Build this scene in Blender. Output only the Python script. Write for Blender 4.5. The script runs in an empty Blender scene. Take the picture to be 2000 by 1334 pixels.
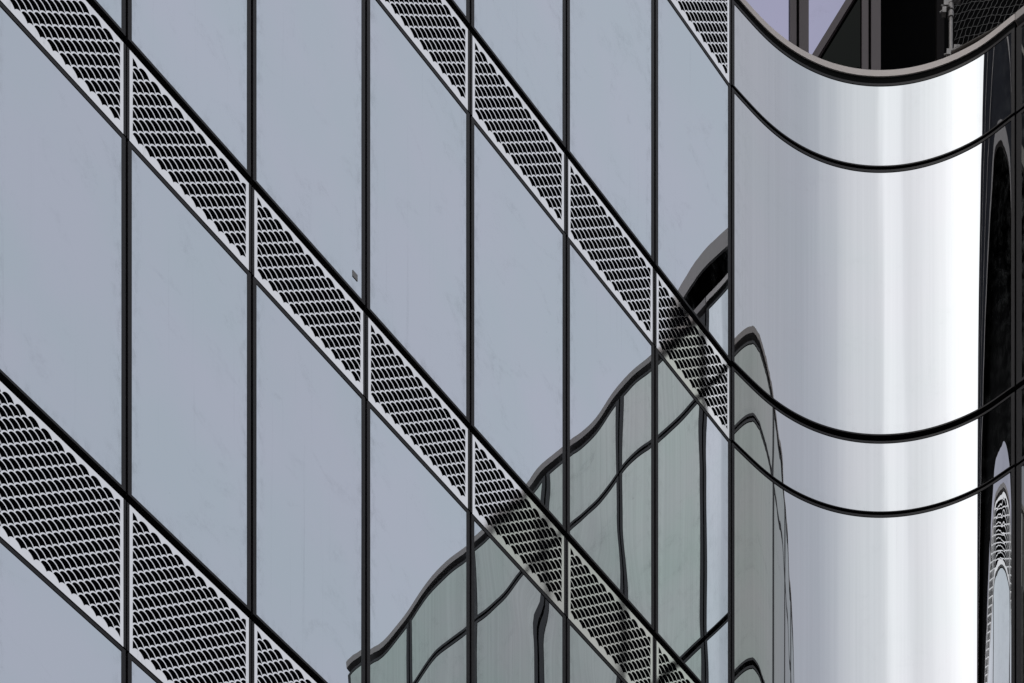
import bpy, bmesh, math, random
from math import sin, cos, pi, radians

random.seed(7)
S = bpy.context.scene
COL = S.collection

# ------------------------------------------------------------------ camera
EYE = 1.6
cd = bpy.data.cameras.new('camera')
cam = bpy.data.objects.new('camera', cd)
COL.objects.link(cam)
cam.location = (0, 0, EYE)
cam.rotation_euler = (pi/2, 0, 0)
cd.sensor_width = 36.0
cd.lens = 5000.0/2000.0*36.0
cd.shift_y = (6017.0-667.0)/2000.0
cd.clip_end = 4000
S.camera = cam

# ------------------------------------------------------------------ world and sun
SUN_AZ, SUN_EL = radians(222), radians(62)      # azimuth from +Y towards +X
SUN = (sin(SUN_AZ)*cos(SUN_EL), cos(SUN_AZ)*cos(SUN_EL), sin(SUN_EL))
GLOW = (sin(SUN_AZ)*cos(radians(47)), cos(SUN_AZ)*cos(radians(47)), sin(radians(47)))   # thin bright cloud below the sun
w = bpy.data.worlds.new('World')
S.world = w
w.use_nodes = True
nt = w.node_tree
nt.nodes.clear()
N = nt.nodes.new
L = nt.links.new
out = N('ShaderNodeOutputWorld')
bg = N('ShaderNodeBackground')
bg.inputs['Strength'].default_value = 0.1
sky = N('ShaderNodeTexSky')
sky.sky_type = 'NISHITA'
sky.sun_disc = False
sky.sun_elevation = SUN_EL
sky.sun_rotation = SUN_AZ
sky.air_density = 1.0
sky.dust_density = 2.0
tc = N('ShaderNodeTexCoord')
dot = N('ShaderNodeVectorMath'); dot.operation = 'DOT_PRODUCT'
dot.inputs[1].default_value = GLOW
L(tc.outputs['Generated'], dot.inputs[0])
ac = N('ShaderNodeMath'); ac.operation = 'ARCCOSINE'; ac.use_clamp = False
cl = N('ShaderNodeMath'); cl.operation = 'MINIMUM'; cl.inputs[1].default_value = .99999
L(dot.outputs['Value'], cl.inputs[0]); L(cl.outputs[0], ac.inputs[0])
nz = N('ShaderNodeTexNoise')                     # broken cloud: shifts the glow round the hidden sun
nz.inputs['Scale'].default_value = 4.5
nz.inputs['Detail'].default_value = 6
nz.inputs['Roughness'].default_value = 0.55
L(tc.outputs['Generated'], nz.inputs['Vector'])
ad = N('ShaderNodeMath'); ad.operation = 'MULTIPLY_ADD'
ad.inputs[1].default_value = 0.30
L(nz.outputs['Fac'], ad.inputs[0]); L(ac.outputs[0], ad.inputs[2])
sb = N('ShaderNodeMath'); sb.operation = 'MULTIPLY_ADD'     # angle from the sun, 0..1 over 0..180 degrees
sb.inputs[1].default_value = 1/pi
sb.inputs[2].default_value = -0.15/pi
L(ad.outputs[0], sb.inputs[0])
rmp = N('ShaderNodeValToRGB')
cr = rmp.color_ramp
cr.interpolation = 'B_SPLINE'
stops = [(0, (2.3, 2.3, 2.27)), (6, (1.88, 1.88, 1.87)), (11, (1.66, 1.66, 1.66)), (17, (1.48, 1.485, 1.50)), (20.5, (1.36, 1.36, 1.37)),
         (23, (1.36, 1.365, 1.385)), (25, (1.60, 1.605, 1.62)), (30.5, (1.66, 1.665, 1.67)), (33, (1.62, 1.63, 1.64)), (35.5, (1.24, 1.25, 1.265)),
         (38.5, (1.26, 1.275, 1.30)), (44, (1.13, 1.145, 1.175)), (51, (.93, .955, 1.01)), (61, (.66, .69, .76)), (76, (.70, .718, .772)),
         (110, (.70, .715, .77)), (180, (.66, .68, .74))]
TOP = 2.5
cr.elements[0].position, cr.elements[0].color = 0, (*[x/TOP for x in stops[0][1]], 1)
cr.elements[1].position, cr.elements[1].color = 1, (*[x/TOP for x in stops[-1][1]], 1)
for p, c in stops[1:-1]:
    e = cr.elements.new(p/180); e.color = (*[x/TOP for x in c], 1)
L(sb.outputs[0], rmp.inputs['Fac'])
sc_ = N('ShaderNodeVectorMath'); sc_.operation = 'SCALE'
sc_.inputs['Scale'].default_value = TOP*10/.9
L(rmp.outputs['Color'], sc_.inputs[0])
mx = N('ShaderNodeMix'); mx.data_type = 'RGBA'
mx.inputs['Factor'].default_value = 0.9
L(sky.outputs['Color'], mx.inputs['A']); L(sc_.outputs[0], mx.inputs['B'])
L(mx.outputs['Result'], bg.inputs['Color'])
L(bg.outputs[0], out.inputs['Surface'])

sl = bpy.data.lights.new('sun', 'SUN')
sl.energy = 0.5
sl.angle = radians(11)
sl.color = (1, .96, .9)
so = bpy.data.objects.new('sun', sl)
COL.objects.link(so)
from mathutils import Vector
so.rotation_euler = Vector(SUN).to_track_quat('Z', 'Y').to_euler()
so.location = (0, 0, 90)

S.view_settings.view_transform = 'Standard'
S.view_settings.look = 'None'
S.view_settings.exposure = 0
S.view_settings.gamma = 1
S.cycles.max_bounces = 12
S.cycles.glossy_bounces = 8
S.cycles.diffuse_bounces = 3

# ------------------------------------------------------------------ materials
def new_mat(name):
    m = bpy.data.materials.new(name)
    m.use_nodes = True
    m.node_tree.nodes.clear()
    return m

class G:
    """small helper to write node graphs"""
    def __init__(s, m):
        s.t = m.node_tree
    def n(s, kind, **kw):
        x = s.t.nodes.new(kind)
        for k, v in kw.items():
            setattr(x, k, v)
        return x
    def put(s, sock, v):
        if isinstance(v, bpy.types.NodeSocket):
            s.t.links.new(v, sock)
        else:
            sock.default_value = v
    def m(s, op, a, b=None, c=None, clamp=False):
        x = s.n('ShaderNodeMath', operation=op, use_clamp=clamp)
        s.put(x.inputs[0], a)
        if b is not None: s.put(x.inputs[1], b)
        if c is not None: s.put(x.inputs[2], c)
        return x.outputs[0]
    def noise(s, vec, scale, detail=3, rough=.5):
        x = s.n('ShaderNodeTexNoise')
        s.put(x.inputs['Vector'], vec)
        x.inputs['Scale'].default_value = scale
        x.inputs['Detail'].default_value = detail
        x.inputs['Roughness'].default_value = rough
        return x.outputs['Fac']
    def stretch(s, vec, sx, sy, sz=1):
        x = s.n('ShaderNodeVectorMath', operation='MULTIPLY')
        s.put(x.inputs[0], vec); x.inputs[1].default_value = (sx, sy, sz)
        return x.outputs[0]
    def ramp(s, fac, a, b):
        x = s.n('ShaderNodeMapRange', interpolation_type='SMOOTHSTEP')
        s.put(x.inputs['Value'], fac)
        x.inputs['From Min'].default_value = a; x.inputs['From Max'].default_value = b
        return x.outputs['Result']
    def mixc(s, fac, a, b):
        x = s.n('ShaderNodeMix', data_type='RGBA')
        s.put(x.inputs['Factor'], fac); s.put(x.inputs['A'], a); s.put(x.inputs['B'], b)
        return x.outputs['Result']
    def uv(s, name):
        return s.n('ShaderNodeUVMap', uv_map=name).outputs['UV']
    def princ(s, **kw):
        x = s.n('ShaderNodeBsdfPrincipled')
        for k, v in kw.items():
            s.put(x.inputs[k.replace('_', ' ')], v)
        return x
    def finish(s, sh):
        o = s.n('ShaderNodeOutputMaterial')
        s.t.links.new(sh, o.inputs['Surface'])

def plain(name, col, rough=.5, metal=0.0, var=.15, scale=6.0, spec=.5):
    m = new_mat(name); g = G(m)
    v = g.n('ShaderNodeTexCoord').outputs['Object']
    f = g.noise(v, scale, 4)
    c = g.mixc(f, (*[x*(1-var) for x in col], 1), (*[x*(1+var) for x in col], 1))
    p = g.princ(Base_Color=c, Roughness=rough, Metallic=metal)
    p.inputs['Specular IOR Level'].default_value = spec
    g.finish(p.outputs[0])
    return m

def mirror_glass(name, tint, streak, smudge, tonal=0.0, hue=.25, edge=0.0, sky_tone=0.0):
    """coated mirror glass: reflects strongly, dirt runs and smudges; UV = (metres along wall, metres up)"""
    m = new_mat(name); g = G(m)
    uv = g.uv('UVMap')
    # blotchy tint and fine streaks; cloud reflections put into the side wall's colour
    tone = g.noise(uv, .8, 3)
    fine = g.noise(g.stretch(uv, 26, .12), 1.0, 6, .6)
    tint_gain = g.m('MULTIPLY_ADD', g.m('SUBTRACT', fine, .5), tonal, 1.0)
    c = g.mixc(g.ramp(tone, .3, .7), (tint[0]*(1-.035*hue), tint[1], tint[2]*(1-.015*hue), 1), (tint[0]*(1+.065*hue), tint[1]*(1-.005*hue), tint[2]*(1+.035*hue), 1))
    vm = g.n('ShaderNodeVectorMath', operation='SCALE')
    g.put(vm.inputs[0], c); g.put(vm.inputs['Scale'], tint_gain)
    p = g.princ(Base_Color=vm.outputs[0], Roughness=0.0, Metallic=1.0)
    # dirt runs
    r1 = g.ramp(g.noise(g.stretch(uv, 22, .35), 1.0, 5, .65), .56, .80)
    r2 = g.noise(g.stretch(uv, .9, .5), 1.0, 2)
    run = g.m('MULTIPLY', g.m('MULTIPLY', r1, g.ramp(r2, .35, .7)), streak)
    # wiped smears and specks
    sw = g.n('ShaderNodeTexNoise')
    g.put(sw.inputs['Vector'], g.stretch(uv, 1.5, 1.9)); sw.inputs['Scale'].default_value = 1.0
    sw.inputs['Detail'].default_value = 4; sw.inputs['Distortion'].default_value = 1.6
    s1 = g.ramp(sw.outputs['Fac'], .55, .74)
    s2 = g.ramp(g.noise(uv, 14, 6, .75), .36, .74)
    s3 = g.ramp(g.noise(g.stretch(uv, 1, .8), 17.0, 3, .6), .735, .77)
    sm = g.m('MULTIPLY', g.m('MAXIMUM', g.m('MULTIPLY', s1, s2), g.m('MULTIPLY', s3, 1.3)), smudge)
    if edge:                                   # dust gathered along the gaskets; UV edge = (share of the width, metres up the pane)
        se = g.n('ShaderNodeSeparateXYZ'); g.put(se.inputs[0], g.uv('edge'))
        ss = g.m('MULTIPLY', g.m('MINIMUM', se.outputs[0], g.m('SUBTRACT', 1.0, se.outputs[0])), 1.2)
        dd = g.m('MINIMUM', ss, se.outputs[1])
        em = g.m('MULTIPLY', g.ramp(dd, .13, .0), g.ramp(g.noise(g.stretch(uv, 1, .45), 16, 5, .7), .42, .72))
        sm = g.m('ADD', sm, g.m('MULTIPLY', em, edge))
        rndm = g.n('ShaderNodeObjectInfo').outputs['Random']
        tint_gain = g.m('MULTIPLY', tint_gain, g.m('MULTIPLY_ADD', g.m('SUBTRACT', rndm, .5), sky_tone, 1.0))  # random tone per pane stands in for uneven sky reflections
        g.put(vm.inputs['Scale'], tint_gain)
    dirt = g.m('ADD', run, sm, clamp=True)
    d = g.princ(Base_Color=(.105, .11, .112, 1), Roughness=.7)
    mix = g.n('ShaderNodeMixShader')
    g.put(mix.inputs[0], dirt)
    g.t.links.new(p.outputs[0], mix.inputs[1]); g.t.links.new(d.outputs[0], mix.inputs[2])
    g.finish(mix.outputs[0])
    return m

PITCH = 1.3/11
RAD = .069
RIN = .0582
CLIP = .062

def scale_sheet(name):
    """polished sheet with rows of overlapping fish-scale openings; UV pat = metres from the bay's joint and from the
    sheet's foot, UV lim = (number of rows, row pitch), UV wid = (bay width, 0)"""
    m = new_mat(name); g = G(m)
    sep = g.n('ShaderNodeSeparateXYZ'); g.put(sep.inputs[0], g.uv('pat'))
    u, v = sep.outputs[0], sep.outputs[1]
    sl_ = g.n('ShaderNodeSeparateXYZ'); g.put(sl_.inputs[0], g.uv('lim'))
    rows, q = sl_.outputs[0], sl_.outputs[1]
    sw = g.n('ShaderNodeSeparateXYZ'); g.put(sw.inputs[0], g.uv('wid'))
    wid = sw.outputs[0]
    vv = g.m('ADD', g.m('SUBTRACT', v, .059), q)
    # lowest row whose disc can hold the point
    j0 = g.m('CEIL', g.m('DIVIDE', g.m('SUBTRACT', vv, RAD), q))
    def row(j):
        par = g.m('ABSOLUTE', g.m('MODULO', g.m('SUBTRACT', rows, j), 2.0))
        du = g.m('SUBTRACT', g.m('SUBTRACT', u, PITCH/2), g.m('MULTIPLY', par, PITCH/2))
        du = g.m('SUBTRACT', du, g.m('MULTIPLY', g.m('ROUND', g.m('DIVIDE', du, PITCH)), PITCH))
        dv = g.m('SUBTRACT', vv, g.m('MULTIPLY', j, q))
        dist = g.m('SQRT', g.m('ADD', g.m('MULTIPLY', du, du), g.m('MULTIPLY', dv, dv)))
        inside = g.m('LESS_THAN', dist, RAD)
        hole = g.m('LESS_THAN', dist, RIN)
        ok = g.m('MULTIPLY', g.m('GREATER_THAN', j, .5), g.m('LESS_THAN', j, g.m('ADD', rows, .5)))
        return inside, g.m('MULTIPLY', hole, ok)
    j1 = g.m('ADD', j0, 1.0)
    j2 = g.m('ADD', j0, 2.0)
    i0, h0 = row(j0); i1, h1 = row(j1); i2, h2 = row(j2)
    rest = g.m('ADD', g.m('MULTIPLY', i1, h1), g.m('MULTIPLY', g.m('SUBTRACT', 1.0, i1), h2))
    hole = g.m('ADD', g.m('MULTIPLY', i0, h0), g.m('MULTIPLY', g.m('SUBTRACT', 1.0, i0), rest))
    side = g.m('MULTIPLY', g.m('GREATER_THAN', u, CLIP), g.m('GREATER_THAN', g.m('SUBTRACT', wid, u), CLIP))
    hole = g.m('MULTIPLY', hole, side)
    # metal
    uv = g.uv('UVMap')
    tone = g.noise(uv, 5.0, 4)
    c = g.mixc(tone, (.73, .725, .725, 1), (.81, .805, .805, 1))
    bm_ = g.n('ShaderNodeBump'); bm_.inputs['Distance'].default_value = .004
    g.put(bm_.inputs['Height'], g.noise(uv, 1.1, 2))
    p = g.princ(Base_Color=c, Roughness=.055, Metallic=1.0, Normal=bm_.outputs[0])
    grime = g.m('MULTIPLY', g.ramp(g.noise(g.stretch(uv, 14, 3), 1.0, 6, .75), .55, .8), .35)
    gd = g.princ(Base_Color=(.12, .115, .11, 1), Roughness=.8)
    m1 = g.n('ShaderNodeMixShader'); g.put(m1.inputs[0], grime)
    g.t.links.new(p.outputs[0], m1.inputs[1]); g.t.links.new(gd.outputs[0], m1.inputs[2])
    k = g.n('ShaderNodeBsdfDiffuse'); k.inputs['Color'].default_value = (.0022, .0022, .0028, 1)
    m2 = g.n('ShaderNodeMixShader'); g.put(m2.inputs[0], hole)
    g.t.links.new(m1.outputs[0], m2.inputs[1]); g.t.links.new(k.outputs[0], m2.inputs[2])
    g.finish(m2.outputs[0])
    return m

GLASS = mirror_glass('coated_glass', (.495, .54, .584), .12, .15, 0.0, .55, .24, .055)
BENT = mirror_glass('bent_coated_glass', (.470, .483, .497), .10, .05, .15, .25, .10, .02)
GREEN = mirror_glass('green_grey_glass', (.305, .326, .298), .35, .25, .45, .9, .3, .12)  # strong blotch and streak tone paints in soft cloud reflections
SCALE = scale_sheet('scale_pattern_sheet')
FRAME = plain('dark_bronze_frame', (.0115, .0102, .0118), .48, 0, .35, spec=.17)
BLACK = plain('black_gasket', (.0018, .0018, .002), .85, 0, .2, spec=.04)
COPING = plain('beige_metal_coping', (.52, .468, .44), .6, 0, .08, 3.0, spec=.2)
SOFFIT_SHADE = plain('black_soffit_shade', (.0016, .0016, .0018), .9, 0, .3, spec=.02)  # near-black, so the recess walls carry its shade in their colour
PURPLE = plain('purple_brown_mullion', (.058, .045, .049), .5, 0, .12, spec=.25)
LILAC = mirror_glass('lilac_glass', (.195, .196, .27), .05, .12)
DARK_REFLECTION = mirror_glass('dark_reflection_glass', (.0010, .0016, .0012), .02, .03)  # near-black tint carries the canopy's dark reflection
DIMCLAD = plain('dim_grey_cladding', (.040, .041, .048), .9, 0, .35, 1.2, spec=0)
COPING2 = plain('dimmed_beige_coping', (.33, .30, .285), .6, 0, .1, 3.0, spec=.2)  # darker copy of the coping; dimmer mirrored look put into the colour
STEEL = plain('scuffed_galvanised_steel', (.20, .19, .185), .55, .5, .45, 30)
WIRE = plain('dull_wire', (.075, .075, .075), .5, .3, .2)
RAIL = plain('dull_brown_rail', (.03, .025, .021), .7, 0, .3, 12, spec=.2)
DIM = plain('dim_brown_post', (.006, .005, .0055), .8, 0, .3, spec=.05)
TAG = plain('grey_tag', (.16, .155, .15), .5, 0, .1)
ASPHALT = plain('asphalt', (.05, .05, .052), .9, 0, .3, 2)

# ------------------------------------------------------------------ the wall's line in plan
TH = radians(42.19)
P7 = (428.6/5000*25.572, 25.572)
RARC, LEAD = 1.976, .142
ARC = RARC*pi/2
SEND = LEAD + ARC - .035
WAZ = TH + radians(86.5)               # the side wall's direction
T = (sin(TH), cos(TH)); NRM = (cos(TH), -sin(TH))

def tau(s):
    """direction of the wall line (radians from +Y towards +X) at distance s past the last flat bay"""
    if s < 0: return TH
    if s >= SEND: return WAZ
    a = (s-LEAD)/RARC
    b0 = radians(6.4)
    a = .5*(a + b0 + math.sqrt((a-b0)**2 + .075**2)) - .006   # stiff straight edge of the bent sheet where it starts
    k = SEND - s                           # and the flat last hand's breadth where it ends
    if k < .42:
        a0, a1 = (ARC-.42)/RARC, (ARC-.23)/RARC + radians(1.7)
        if k > .23: a = a0 + (a1-a0)*(.42-k)/.19
        else: a = a1 + radians(1.0)*sin(pi*(.23-k)/.23) - radians(3.0)*max(0, (.06-k)/.06)
    return TH + a

_step = .01
_pts = [(P7[0], P7[1])]
_n = int(SEND/_step)+1
for i in range(_n):
    t_ = tau((i+.5)*_step)
    _pts.append((_pts[-1][0]+sin(t_)*_step, _pts[-1][1]+cos(t_)*_step))
_Ex, _Ey = _pts[-1]

def P(s, d=0.0):
    """plan point at distance s along the wall, d metres proud of it"""
    if s <= 0:
        x, y = P7[0]+T[0]*s, P7[1]+T[1]*s
    elif s >= _n*_step:
        q = s-_n*_step
        x, y = _Ex+sin(WAZ)*q, _Ey+cos(WAZ)*q
    else:
        i = min(int(s/_step), _n-1); f = s/_step-i
        x = _pts[i][0]*(1-f)+_pts[i+1][0]*f
        y = _pts[i][1]*(1-f)+_pts[i+1][1]*f
    a = tau(s)
    return (x+cos(a)*d, y-sin(a)*d)

# ------------------------------------------------------------------ mesh helpers
def thing(name, label, cat, loc, group=None):
    o = bpy.data.objects.new(name, None)
    o.empty_display_size = .5
    COL.objects.link(o)
    o.location = loc
    o['label'] = label; o['category'] = cat; o['kind'] = 'thing'
    if group: o['group'] = group
    return o

def root_loc(o):
    while o.parent: o = o.parent
    return o.location

def obj(name, bm, mat, parent=None, smooth=False, loc=None):
    me = bpy.data.meshes.new(name)
    off = Vector(root_loc(parent)) if parent else Vector(loc or (0, 0, 0))
    bmesh.ops.translate(bm, verts=bm.verts, vec=-off)
    bmesh.ops.recalc_face_normals(bm, faces=bm.faces) if not smooth else None
    bm.to_mesh(me); bm.free()
    for m in (mat if isinstance(mat, (list, tuple)) else [mat]):
        me.materials.append(m)
    if smooth:
        for p in me.polygons: p.use_smooth = True
    o = bpy.data.objects.new(name, me)
    COL.objects.link(o)
    if parent: o.parent = parent
    else: o.location = off
    return o

def sweep(bm, s0, s1, d0, d1, h0, h1, mi=0):
    """box that follows the wall line"""
    curved = s1 > 0 and s0 < SEND
    n = max(1, int((s1-s0)/.02)) if curved else 1
    rings = []
    for i in range(n+1):
        s = s0+(s1-s0)*i/n
        a, b = P(s, d0), P(s, d1)
        rings.append([bm.verts.new((a[0], a[1], h0+EYE)), bm.verts.new((b[0], b[1], h0+EYE)),
                      bm.verts.new((b[0], b[1], h1+EYE)), bm.verts.new((a[0], a[1], h1+EYE))])
    fs = []
    for r, q in zip(rings, rings[1:]):
        for k in range(4):
            fs.append(bm.faces.new((r[k], q[k], q[(k+1) % 4], r[(k+1) % 4])))
    fs.append(bm.faces.new(rings[0][::-1])); fs.append(bm.faces.new(rings[-1]))
    for f in fs: f.material_index = mi

def box(bm, lo, hi):
    vs = [bm.verts.new((x, y, z)) for x in (lo[0], hi[0]) for y in (lo[1], hi[1]) for z in (lo[2], hi[2])]
    for f in ((0, 1, 3, 2), (4, 6, 7, 5), (0, 4, 5, 1), (2, 3, 7, 6), (0, 2, 6, 4), (1, 5, 7, 3)):
        bm.faces.new([vs[i] for i in f])

def tube(bm, pts, r, n=8):
    pts = [Vector(p) for p in pts]
    rings = []
    for i, p in enumerate(pts):
        t = (pts[min(i+1, len(pts)-1)]-pts[max(i-1, 0)]).normalized()
        a = t.orthogonal().normalized() if not rings else (rings[-1][1] - t*rings[-1][1].dot(t)).normalized()
        b = t.cross(a)
        rings.append(([bm.verts.new(p+(a*cos(2*pi*k/n)+b*sin(2*pi*k/n))*r) for k in range(n)], a))
    for (q, _), (w_, _) in zip(rings, rings[1:]):
        for k in range(n):
            bm.faces.new((q[k], q[(k+1) % n], w_[(k+1) % n], w_[k]))
    if n > 2:
        bm.faces.new(rings[0][0][::-1]); bm.faces.new(rings[-1][0])

# ------------------------------------------------------------------ wall pieces
FW, FB, FT = .037, .022, .030          # visible frame: sides, foot, head
from mathutils import noise as mn
def ripple_flat(s, z):
    return .0011*mn.noise((s*.9, z*.55, 3.1)) + .00035*mn.noise((s*2.6, z*1.1, 8.0))
def ripple_bent(s, z):
    e = max(0, min(1, (s-.30)/.45)) * max(0, min(1, (SEND-.25-s)/.35))
    return (.0012*mn.noise((s*1.9, z*.10, 1.7)) + .0010*e*mn.noise((s*5.0, z*.14, 5.2))
            + .00050*max(0, 1-abs(SEND-.14-s)/.2)*mn.noise((s*6, z*1.9, 4.4))
            + e*(.00014*mn.noise((s*15, z*.22, 9.4)) + .00003*mn.noise((s*48, z*.25, 2.4))))
def ripple_side(s, z):
    return .0006*mn.noise((s*.9, z*.4, 13.1))
def window(parent, s0, s1, h0, h1, glass, bulge=0.003, tilt=0.0, ripple=ripple_flat, jl=.0125, jr=.0125, fw=FW, fb=FB, ft=FT):
    a, b = s0+jl, s1-jr
    bm = bmesh.new()
    sweep(bm, a, a+fw, -.055, .001, h0, h1)
    sweep(bm, b-fw, b, -.055, .001, h0, h1)
    sweep(bm, a+fw, b-fw, -.055, .001, h0, h0+fb)
    sweep(bm, a+fw, b-fw, -.055, .001, h1-ft, h1)
    bmesh.ops.remove_doubles(bm, verts=bm.verts, dist=1e-4)
    fr = obj('window', bm, FRAME, parent)
    # pane
    a += fw-.006; b -= fw-.006
    z0, z1 = h0+fb-.006, h1-ft+.006
    curved = s1 > 0 and s0 < SEND
    nu = max(18, int((b-a)/.007)) if curved else 22
    nv = max(6, int((z1-z0)/.09))
    bm = bmesh.new()
    uvl = bm.loops.layers.uv.new('UVMap'); uve = bm.loops.layers.uv.new('edge')
    grid = []
    hw = .55
    for i in range(nu+1):
        u = i/nu; s = a+(b-a)*u
        col = []
        for j in range(nv+1):
            v = j/nv; z = z0+(z1-z0)*v
            e = min(1, min(z-z0, z1-z)/hw)
            d = -.003 + ripple(s, z)*sin(pi/2*min(1, e*2)) + bulge*sin(pi*u)**2*sin(pi/2*e)**2 + tilt*(u-.5)*(b-a)
            p = P(s, d)
            col.append((bm.verts.new((p[0], p[1], z+EYE)), (s, z), (u, z-z0)))
        grid.append(col)
    for i in range(nu):
        for j in range(nv):
            q = (grid[i][j], grid[i+1][j], grid[i+1][j+1], grid[i][j+1])
            f = bm.faces.new([x[0] for x in q])
            for lp, x in zip(f.loops, q): lp[uvl].uv = x[1]; lp[uve].uv = x[2]
    obj('glass_pane', bm, glass, fr, smooth=True)
    return fr

def spandrel(parent, s0, s1, h0, h1):
    """panel of the scale pattern: dark edge strips and the sheet between them"""
    bm = bmesh.new()
    e = .029
    prof = [(s0+.006, -.05), (s1-.006, -.05), (s1-.006, -.002), (s1-e, -.002), (s1-e, -.032), (s0+e, -.032), (s0+e, -.002), (s0+.006, -.002)]
    lo = [bm.verts.new((*P(s, d), h0+EYE)) for s, d in prof]
    hi = [bm.verts.new((*P(s, d), h1+EYE)) for s, d in prof]
    bm.faces.new(lo); bm.faces.new(hi[::-1])
    for i in range(8):
        bm.faces.new((lo[i], hi[i], hi[(i+1) % 8], lo[(i+1) % 8]))
    fr = obj('spandrel_panel', bm, FRAME, parent)
    H = h1-h0
    n_ = max(1, round((H-.154)/.0500)); q = (H-.154)/n_; rows = n_+1
    bm = bmesh.new()
    L1 = bm.loops.layers.uv.new('UVMap'); L2 = bm.loops.layers.uv.new('pat')
    L3 = bm.loops.layers.uv.new('lim'); L4 = bm.loops.layers.uv.new('wid')
    vs = []
    for d in (-.004, -.03):
        for s, z in ((s0+e, h0), (s1-e, h0), (s1-e, h1), (s0+e, h1)):
            p = P(s, d); vs.append((bm.verts.new((p[0], p[1], z+EYE)), s, z))
    for q4 in ((0, 1, 2, 3), (4, 7, 6, 5), (0, 4, 5, 1), (1, 5, 6, 2), (2, 6, 7, 3), (3, 7, 4, 0)):
        f = bm.faces.new([vs[k][0] for k in q4])
        for lp, k in zip(f.loops, q4):
            s, z = vs[k][1], vs[k][2]
            lp[L1].uv = (s, z); lp[L2].uv = (s-s0, z-h0); lp[L3].uv = (rows, q); lp[L4].uv = (s1-s0, 0)
    obj('scale_sheet', bm, SCALE, fr)
    return fr

# heights above the eye
RIM1, RIM0 = 30.928, 30.866
DB, CT, CB, BT, BB, AT, AB, ZT = 29.915, 27.142, 26.366, 23.593, 22.831, 20.060, 18.856, 16.07
TOPGLASS = 30.794

# ================================================================== flat glass wall
mull = [0.0, -1.213]
while mull[-1] > -13: mull.append(mull[-1]-1.3)
flat = thing('flat_glass_wall', 'tall flat wall of pale mirror glass with bands of black and white scale panels',
             'glass wall', (*P(-6), 0))
bm = bmesh.new()
sweep(bm, mull[-1], -.0, -.40, -.058, -EYE, 30.80)
obj('black_backing', bm, BLACK, flat)
bm = bmesh.new()
sweep(bm, mull[-1], -.0, -.40, -.010, RIM0, RIM1)
obj('coping', bm, COPING, flat)
rnd = random.Random(3)
for k in range(len(mull)-1):
    s1, s0 = mull[k], mull[k+1]
    for hb, ht in ((DB+.004, TOPGLASS), (CB+.004, CT-.051), (BB+.004, BT-.051), (AB+.004, AT-.051)):
        spandrel(flat, s0, s1, hb, ht)
    for hb, ht in ((CT+.012, DB-.014), (BT+.012, CB-.014), (AT+.012, BB-.014), (ZT+.012, AB-.014)):
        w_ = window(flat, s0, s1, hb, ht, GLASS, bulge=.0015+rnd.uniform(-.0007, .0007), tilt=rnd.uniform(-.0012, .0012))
        if k == 4 and hb == BT+.012:
            tag_parent = w_.children[0]
# small grey tag stuck on one pane
bm = bmesh.new()
st = mull[4]-.125
sweep(bm, st-.034, st+.024, -.003, .002, BT+.145, BT+.197)
obj('sticker', bm, TAG, tag_parent)

# ================================================================== curved glass wall
curve = thing('curved_glass_wall', 'concave wall of bright bent mirror glass under a beige rim, right of the flat wall',
              'curved wall', (*P(SEND/2), 0))
bm = bmesh.new()
sweep(bm, 0.0, SEND, -.40, -.058, -EYE, 30.80)
obj('black_backing', bm, BLACK, curve)
bm = bmesh.new()
sweep(bm, .004, SEND-.004, -.40, .004, RIM0, RIM1)
obj('coping', bm, COPING, curve)
bm = bmesh.new()
sweep(bm, .004, SEND-.004, -.057, -.006, TOPGLASS+.002, RIM0-.002)
obj('black_shadow_gap', bm, BLACK, curve)
for hb, ht, fb, ft in ((DB+.024, TOPGLASS, .012, .024), (CT+.036, DB-.008, .014, .024), (CB+.024, CT-.022, .008, .020), (BT+.036, CB-.006, .014, .022),
                       (BB+.024, BT-.022, .008, .020), (AT+.036, BB-.006, .014, .022)):
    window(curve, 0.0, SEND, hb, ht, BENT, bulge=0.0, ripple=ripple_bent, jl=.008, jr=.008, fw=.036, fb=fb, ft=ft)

# ================================================================== side wing
wing = thing('side_glass_wall', 'green grey glass wall at the right edge, mirrored in the lower flat panes',
             'glass wall', (*P(SEND+4), 0))
wm = [SEND, SEND+1.26]
while wm[-1] < SEND+5.0: wm.append(wm[-1]+1.25)
wm.append(wm[-1]+1.0)
bm = bmesh.new()
sweep(bm, SEND, wm[-1], -.40, -.058, -EYE, 30.80)
obj('black_backing', bm, BLACK, wing)
bm = bmesh.new()
sweep(bm, SEND+.004, wm[-1], -.40, .006, RIM0-.012, RIM1)
obj('coping', bm, COPING2, wing)
for s0, s1 in zip(wm, wm[1:]):
    for hb, ht in ((DB+.014, TOPGLASS-.02), (CT+.036, DB-.014), (CB+.014, CT-.022), (BT+.036, CB-.014), (AT+.036, BT-.022)):
        window(wing, s0, s1, hb, ht, GREEN, ripple=ripple_side, bulge=rnd.uniform(-.0006, .0012), tilt=rnd.uniform(-.001, .001), fw=.055, fb=.03, ft=.03)

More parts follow.
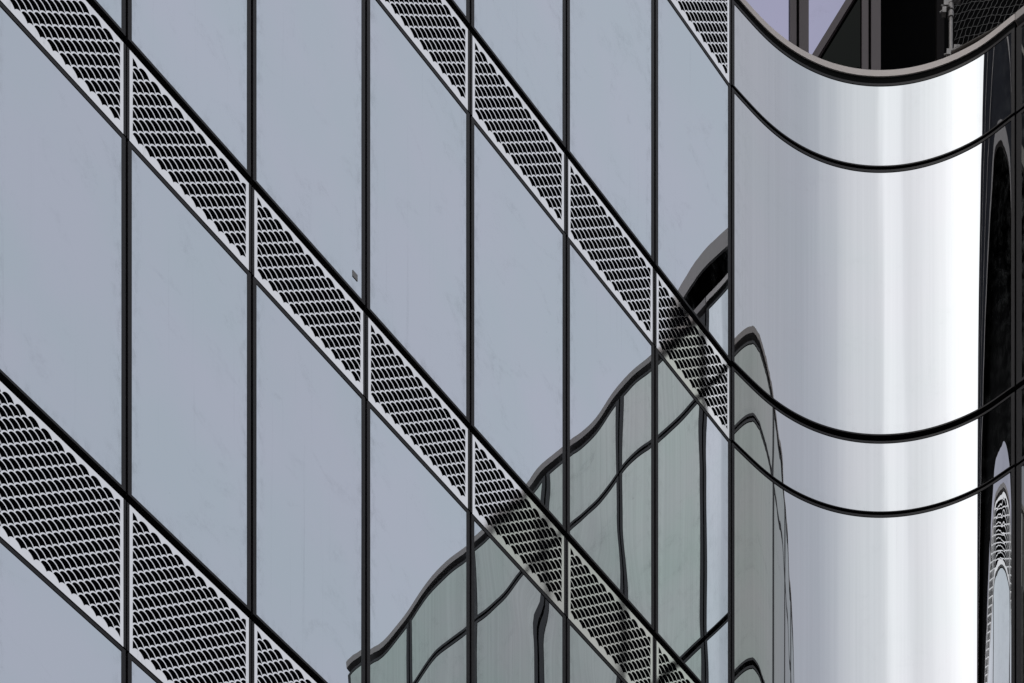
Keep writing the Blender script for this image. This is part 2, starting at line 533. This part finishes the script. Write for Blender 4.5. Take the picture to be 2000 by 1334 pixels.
# ================================================================== terrace above the rim
terrace = thing('terrace_window_wall', 'recessed lilac windows with purple brown posts and a bar added for a reflected roof edge above the beige rim',
                'window wall', (3.6, 26.9, 0))
YW = 26.90
def X(x): return (x-1000)/5000*YW
def H(y): return (6017-y)/5000*YW
def vbox(bm, x0, x1, y0, y1, h0, h1):
    box(bm, (x0, y0, h0+EYE), (x1, y1, h1+EYE))
for px in (1541, 1681):
    bm = bmesh.new()
    vbox(bm, X(px), X(px+12.5), YW-.10, YW, 30.2, 34.9)
    vbox(bm, X(px+18), X(px+36.5), YW-.10, YW, 30.2, 34.9)
    o = obj('post', bm, PURPLE, terrace)
    bm = bmesh.new()
    vbox(bm, X(px+12.5)+.002, X(px+18)-.002, YW-.06, YW-.004, 30.2, 34.9)
    obj('joint', bm, BLACK, o)
px = 1405
bm = bmesh.new(); vbox(bm, X(px), X(px+24), YW-.10, YW, 30.2, 34.9); obj('post', bm, PURPLE, terrace)

def rake(hh):   # X of the added bar's left edge at height hh
    return X(1588) + (hh-H(117))*(X(1660)-X(1588))/(H(0)-H(117))
bw = X(1602)-X(1588)
def quad_prism(bm, pts, y0, y1, uvl=None):
    a = [bm.verts.new((p[0], y0, p[1]+EYE)) for p in pts]
    b = [bm.verts.new((p[0], y1, p[1]+EYE)) for p in pts]
    fs = [bm.faces.new(a), bm.faces.new(b[::-1])]
    n = len(pts)
    for k in range(n):
        fs.append(bm.faces.new((a[k], b[k], b[(k+1) % n], a[(k+1) % n])))
    if uvl:
        for f in fs:
            for lp in f.loops: lp[uvl].uv = (lp.vert.co.x, lp.vert.co.z)
h_lo = H(138); h_hi = H(-45)
bm = bmesh.new()
quad_prism(bm, [(rake(h_lo), h_lo), (rake(h_lo)+bw, h_lo), (rake(h_hi)+bw, h_hi), (rake(h_hi), h_hi)], YW-.075, YW-.015)
obj('reflected_edge_bar', bm, PURPLE, terrace)  # added bar, stands in for a roof edge reflected in the glass
def pane(name, pts, y, mat):
    bm = bmesh.new(); uvl = bm.loops.layers.uv.new('UVMap')
    quad_prism(bm, pts, y, y+.012, uvl)
    obj(name, bm, mat, terrace)
pane('lilac_pane', [(X(1429), h_lo), (X(1541), h_lo), (X(1541), 34.9), (X(1429), 34.9)], YW-.03, LILAC)
pane('lilac_pane', [(X(1577.5), h_lo), (rake(h_lo)+bw/2, h_lo), (rake(h_hi)+bw/2, h_hi), (rake(h_hi)+bw/2, 34.9), (X(1577.5), 34.9)], YW-.03, LILAC)
pane('dark_pane', [(rake(h_lo)+bw/2+.004, h_lo), (X(1681), h_lo), (X(1681), 34.9), (rake(h_hi)+bw/2+.004, 34.9), (rake(h_hi)+bw/2+.004, h_hi)], YW-.03, DARK_REFLECTION)  # dark colour stands in for the roof mirrored in this pane

bm = bmesh.new(); vbox(bm, X(1405), X(1717.5), YW+.002, YW+.10, 29.5, h_lo-.002)
obj('sill_wall', bm, PURPLE, terrace)
# room behind the open part of the terrace, its darkness put into the wall colour
room = thing('dark_recess', 'recess with painted black shade behind the curved beige rim, right of the purple brown posts', 'recess', (5, 28.4, 0))
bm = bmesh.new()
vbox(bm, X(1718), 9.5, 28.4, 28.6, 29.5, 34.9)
obj('back_wall', bm, SOFFIT_SHADE, room)
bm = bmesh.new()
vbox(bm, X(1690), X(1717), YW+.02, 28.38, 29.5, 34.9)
obj('side_wall', bm, SOFFIT_SHADE, room)
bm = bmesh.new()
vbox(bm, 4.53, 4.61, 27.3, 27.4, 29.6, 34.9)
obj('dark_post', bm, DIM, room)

# roof slab over the terrace : (u along the flat wall, v proud of it)
def uv2(u, v): return (P7[0]+T[0]*u+NRM[0]*v, P7[1]+T[1]*u+NRM[1]*v)
US = LEAD+RARC+2.65
ROOF0, ROOF1 = 34.94, 35.14
END = mull[-1]
edge = [(US, 3.9)] + [(US+2.2*(1-cos(a_*pi/40)), 3.9+1.9*sin(a_*pi/40)) for a_ in range(1, 20)] + [(10.5, 5.9)]
poly = [(-24, 0), (US, 0)] + edge + [(10.5, -6), (-24, -6)]
roof = thing('canopy', 'flat roof over the terrace with black soffit and thin beige edge', 'canopy', (*uv2(4, -2), 0))
def slab(bm, pts, h0, h1):
    a = [bm.verts.new((*uv2(*p), h0+EYE)) for p in pts]
    b = [bm.verts.new((*uv2(*p), h1+EYE)) for p in pts]
    bm.faces.new(a[::-1]); bm.faces.new(b)
    n = len(pts)
    for k in range(n): bm.faces.new((a[k], a[(k+1) % n], b[(k+1) % n], b[k]))
bm = bmesh.new(); slab(bm, poly, ROOF0, ROOF1-.02); obj('soffit', bm, SOFFIT_SHADE, roof)
bm = bmesh.new()
slab(bm, [(-24, .003), (US-.03, .003), (US-.03, .033), (-24, .033)], ROOF0-.02, ROOF1)
line = [(US, .04)] + edge
slab(bm, [(u_-.033, v_+.004) for u_, v_ in line] + [(u_-.003, v_+.012) for u_, v_ in line[::-1]], ROOF0-.02, ROOF1)
obj('edge_trim', bm, COPING2, roof)

# the terrace's long window wall behind the flat wall's rim
FAR = -24
back = thing('terrace_back_wall', 'row of lilac windows set back above the flat wall, seen only mirrored', 'window wall', (*uv2(-6, -1), 0))
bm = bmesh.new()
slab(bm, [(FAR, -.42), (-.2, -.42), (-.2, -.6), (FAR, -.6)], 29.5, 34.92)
obj('dark_wall', bm, SOFFIT_SHADE, back)
u = -.4
while u > FAR+1.5:
    bm = bmesh.new(); uvl = bm.loops.layers.uv.new('UVMap')
    slab(bm, [(u-1.1, -.39), (u, -.39), (u, -.415), (u-1.1, -.415)], 31.0, 32.35)
    for f in bm.faces:
        for lp in f.loops: lp[uvl].uv = (u+lp.vert.co.x, lp.vert.co.z)
    obj('lilac_pane', bm, LILAC, back)
    u -= 1.3

# storeys above the terrace
block = thing('upper_storeys', 'dark grey glass storeys above the terrace, mirrored at the right edge of the curved wall', 'building', (*uv2(-6, -2), 0))
bm = bmesh.new()
slab(bm, [(FAR, -.05), (1.0, -.05), (1.0, -6), (FAR, -6)], ROOF1+.004, 39.2)
obj('core', bm, BLACK, block)
u = 1.0; k = 0
while u > FAR+1.3:
    for hz in (35.18,):
        bm = bmesh.new(); uvl = bm.loops.layers.uv.new('UVMap')
        slab(bm, [(u-1.27, -.045), (u-.03, -.045), (u-.03, -.01), (u-1.27, -.01)], hz, hz+3.9)
        for f in bm.faces:
            for lp in f.loops: lp[uvl].uv = (u+lp.vert.co.x, lp.vert.co.z)
        obj('dark_pane', bm, DIMCLAD, block)
    u -= 1.3
for hz in (36.35, 37.75, 39.13):
    bm = bmesh.new()
    slab(bm, [(FAR, -.045), (1.0, -.045), (1.0, .0), (FAR, .0)], hz+.01, hz+.08)
    obj('storey_trim', bm, COPING, block)

# ------------------------------------------------------------------ mesh fence, rail and scaffold pole on the terrace
def PX(x, y, Y): return Vector(((x-1000)/5000*Y, Y, (6017-y)/5000*Y+EYE))
A = PX(1862, 104, 26.52); B = PX(1986, 37, 26.22); B.z = A.z
dirv = (B-A); ln = dirv.length; dirv.normalize()
A2 = A - dirv*.02
fence = thing('chain_link_fence', 'sagging chain link mesh on a brown rail, right of the scaffold pole', 'fence', (A.x, A.y, A.z))
bm = bmesh.new()
tube(bm, [A2, A+dirv*(ln+.5)], .022, 10)
obj('bottom_rail', bm, RAIL, fence)
bm = bmesh.new()
def net(a, b):   # a along rail, b up (metres)
    q = A + dirv*(a+.004*sin(17*a+9*b)) + Vector((0, 0, b+.004*sin(23*a-7*b)))
    return q + Vector((dirv.y, -dirv.x, 0))*(-.03+.02*sin(5*a+2*b))
WL, HL = ln+.25, .72
for slope, gap, across in ((-.36, .084, False), (1.55, .062, True)):
    for i in range(-30, 40):
        pts = []
        for k in range(0, 61):
            if across:                       # wires that climb to the right
                b = HL*k/60; a = i*gap + b/slope - .05*sin(b*5)
            else:                            # wires that fall to the right
                a = WL*k/60; b = i*gap + slope*a
            zig = .0035*sin((a*1.0+b*.6)*2*pi/.062)
            if 0 <= a <= WL and 0 <= b <= HL: pts.append(net(a+(zig if across else 0), b+(0 if across else zig)))
        if len(pts) > 2: tube(bm, pts, .0019, 5)
obj('mesh', bm, WIRE, fence, smooth=True)

pole = thing('scaffold_pole', 'scuffed grey scaffold pole with clamps standing behind the curved beige rim', 'pole', PX(1856, 125, 26.6))
bm = bmesh.new()
tube(bm, [PX(1857, 150, 26.60), PX(1857, -260, 26.60)], .0205, 14)
obj('tube', bm, STEEL, pole)
def clamp(y, dx, tilt, wide):
    bm = bmesh.new()
    c = PX(1857, y, 26.60)
    tube(bm, [c-Vector((0, 0, .028)), c+Vector((0, 0, .028))], .031, 12)
    lo = c+Vector((dx-.02, -.05, -.022)); hi = c+Vector((dx+wide, -.0, .034))
    box(bm, lo, hi)
    tube(bm, [c+Vector((dx-.045, -.03, -.01)), c+Vector((dx+wide+.02, -.03, .012+tilt))], .008, 8)
    obj('clamp', bm, STEEL, pole)
clamp(4, .05, .02, .05)
clamp(16, -.06, -.03, .03)
clamp(30, -.075, .05, .02)
clamp(104, .045, .03, .04)
clamp(112, -.03, .01, .02)

# ------------------------------------------------------------------ ground
bm = bmesh.new()
vs = [bm.verts.new(p) for p in ((-1500, -1500, 0), (1500, -1500, 0), (1500, 1500, 0), (-1500, 1500, 0))]
bm.faces.new(vs)
g_ = obj('ground', bm, ASPHALT)
g_['kind'] = 'structure'
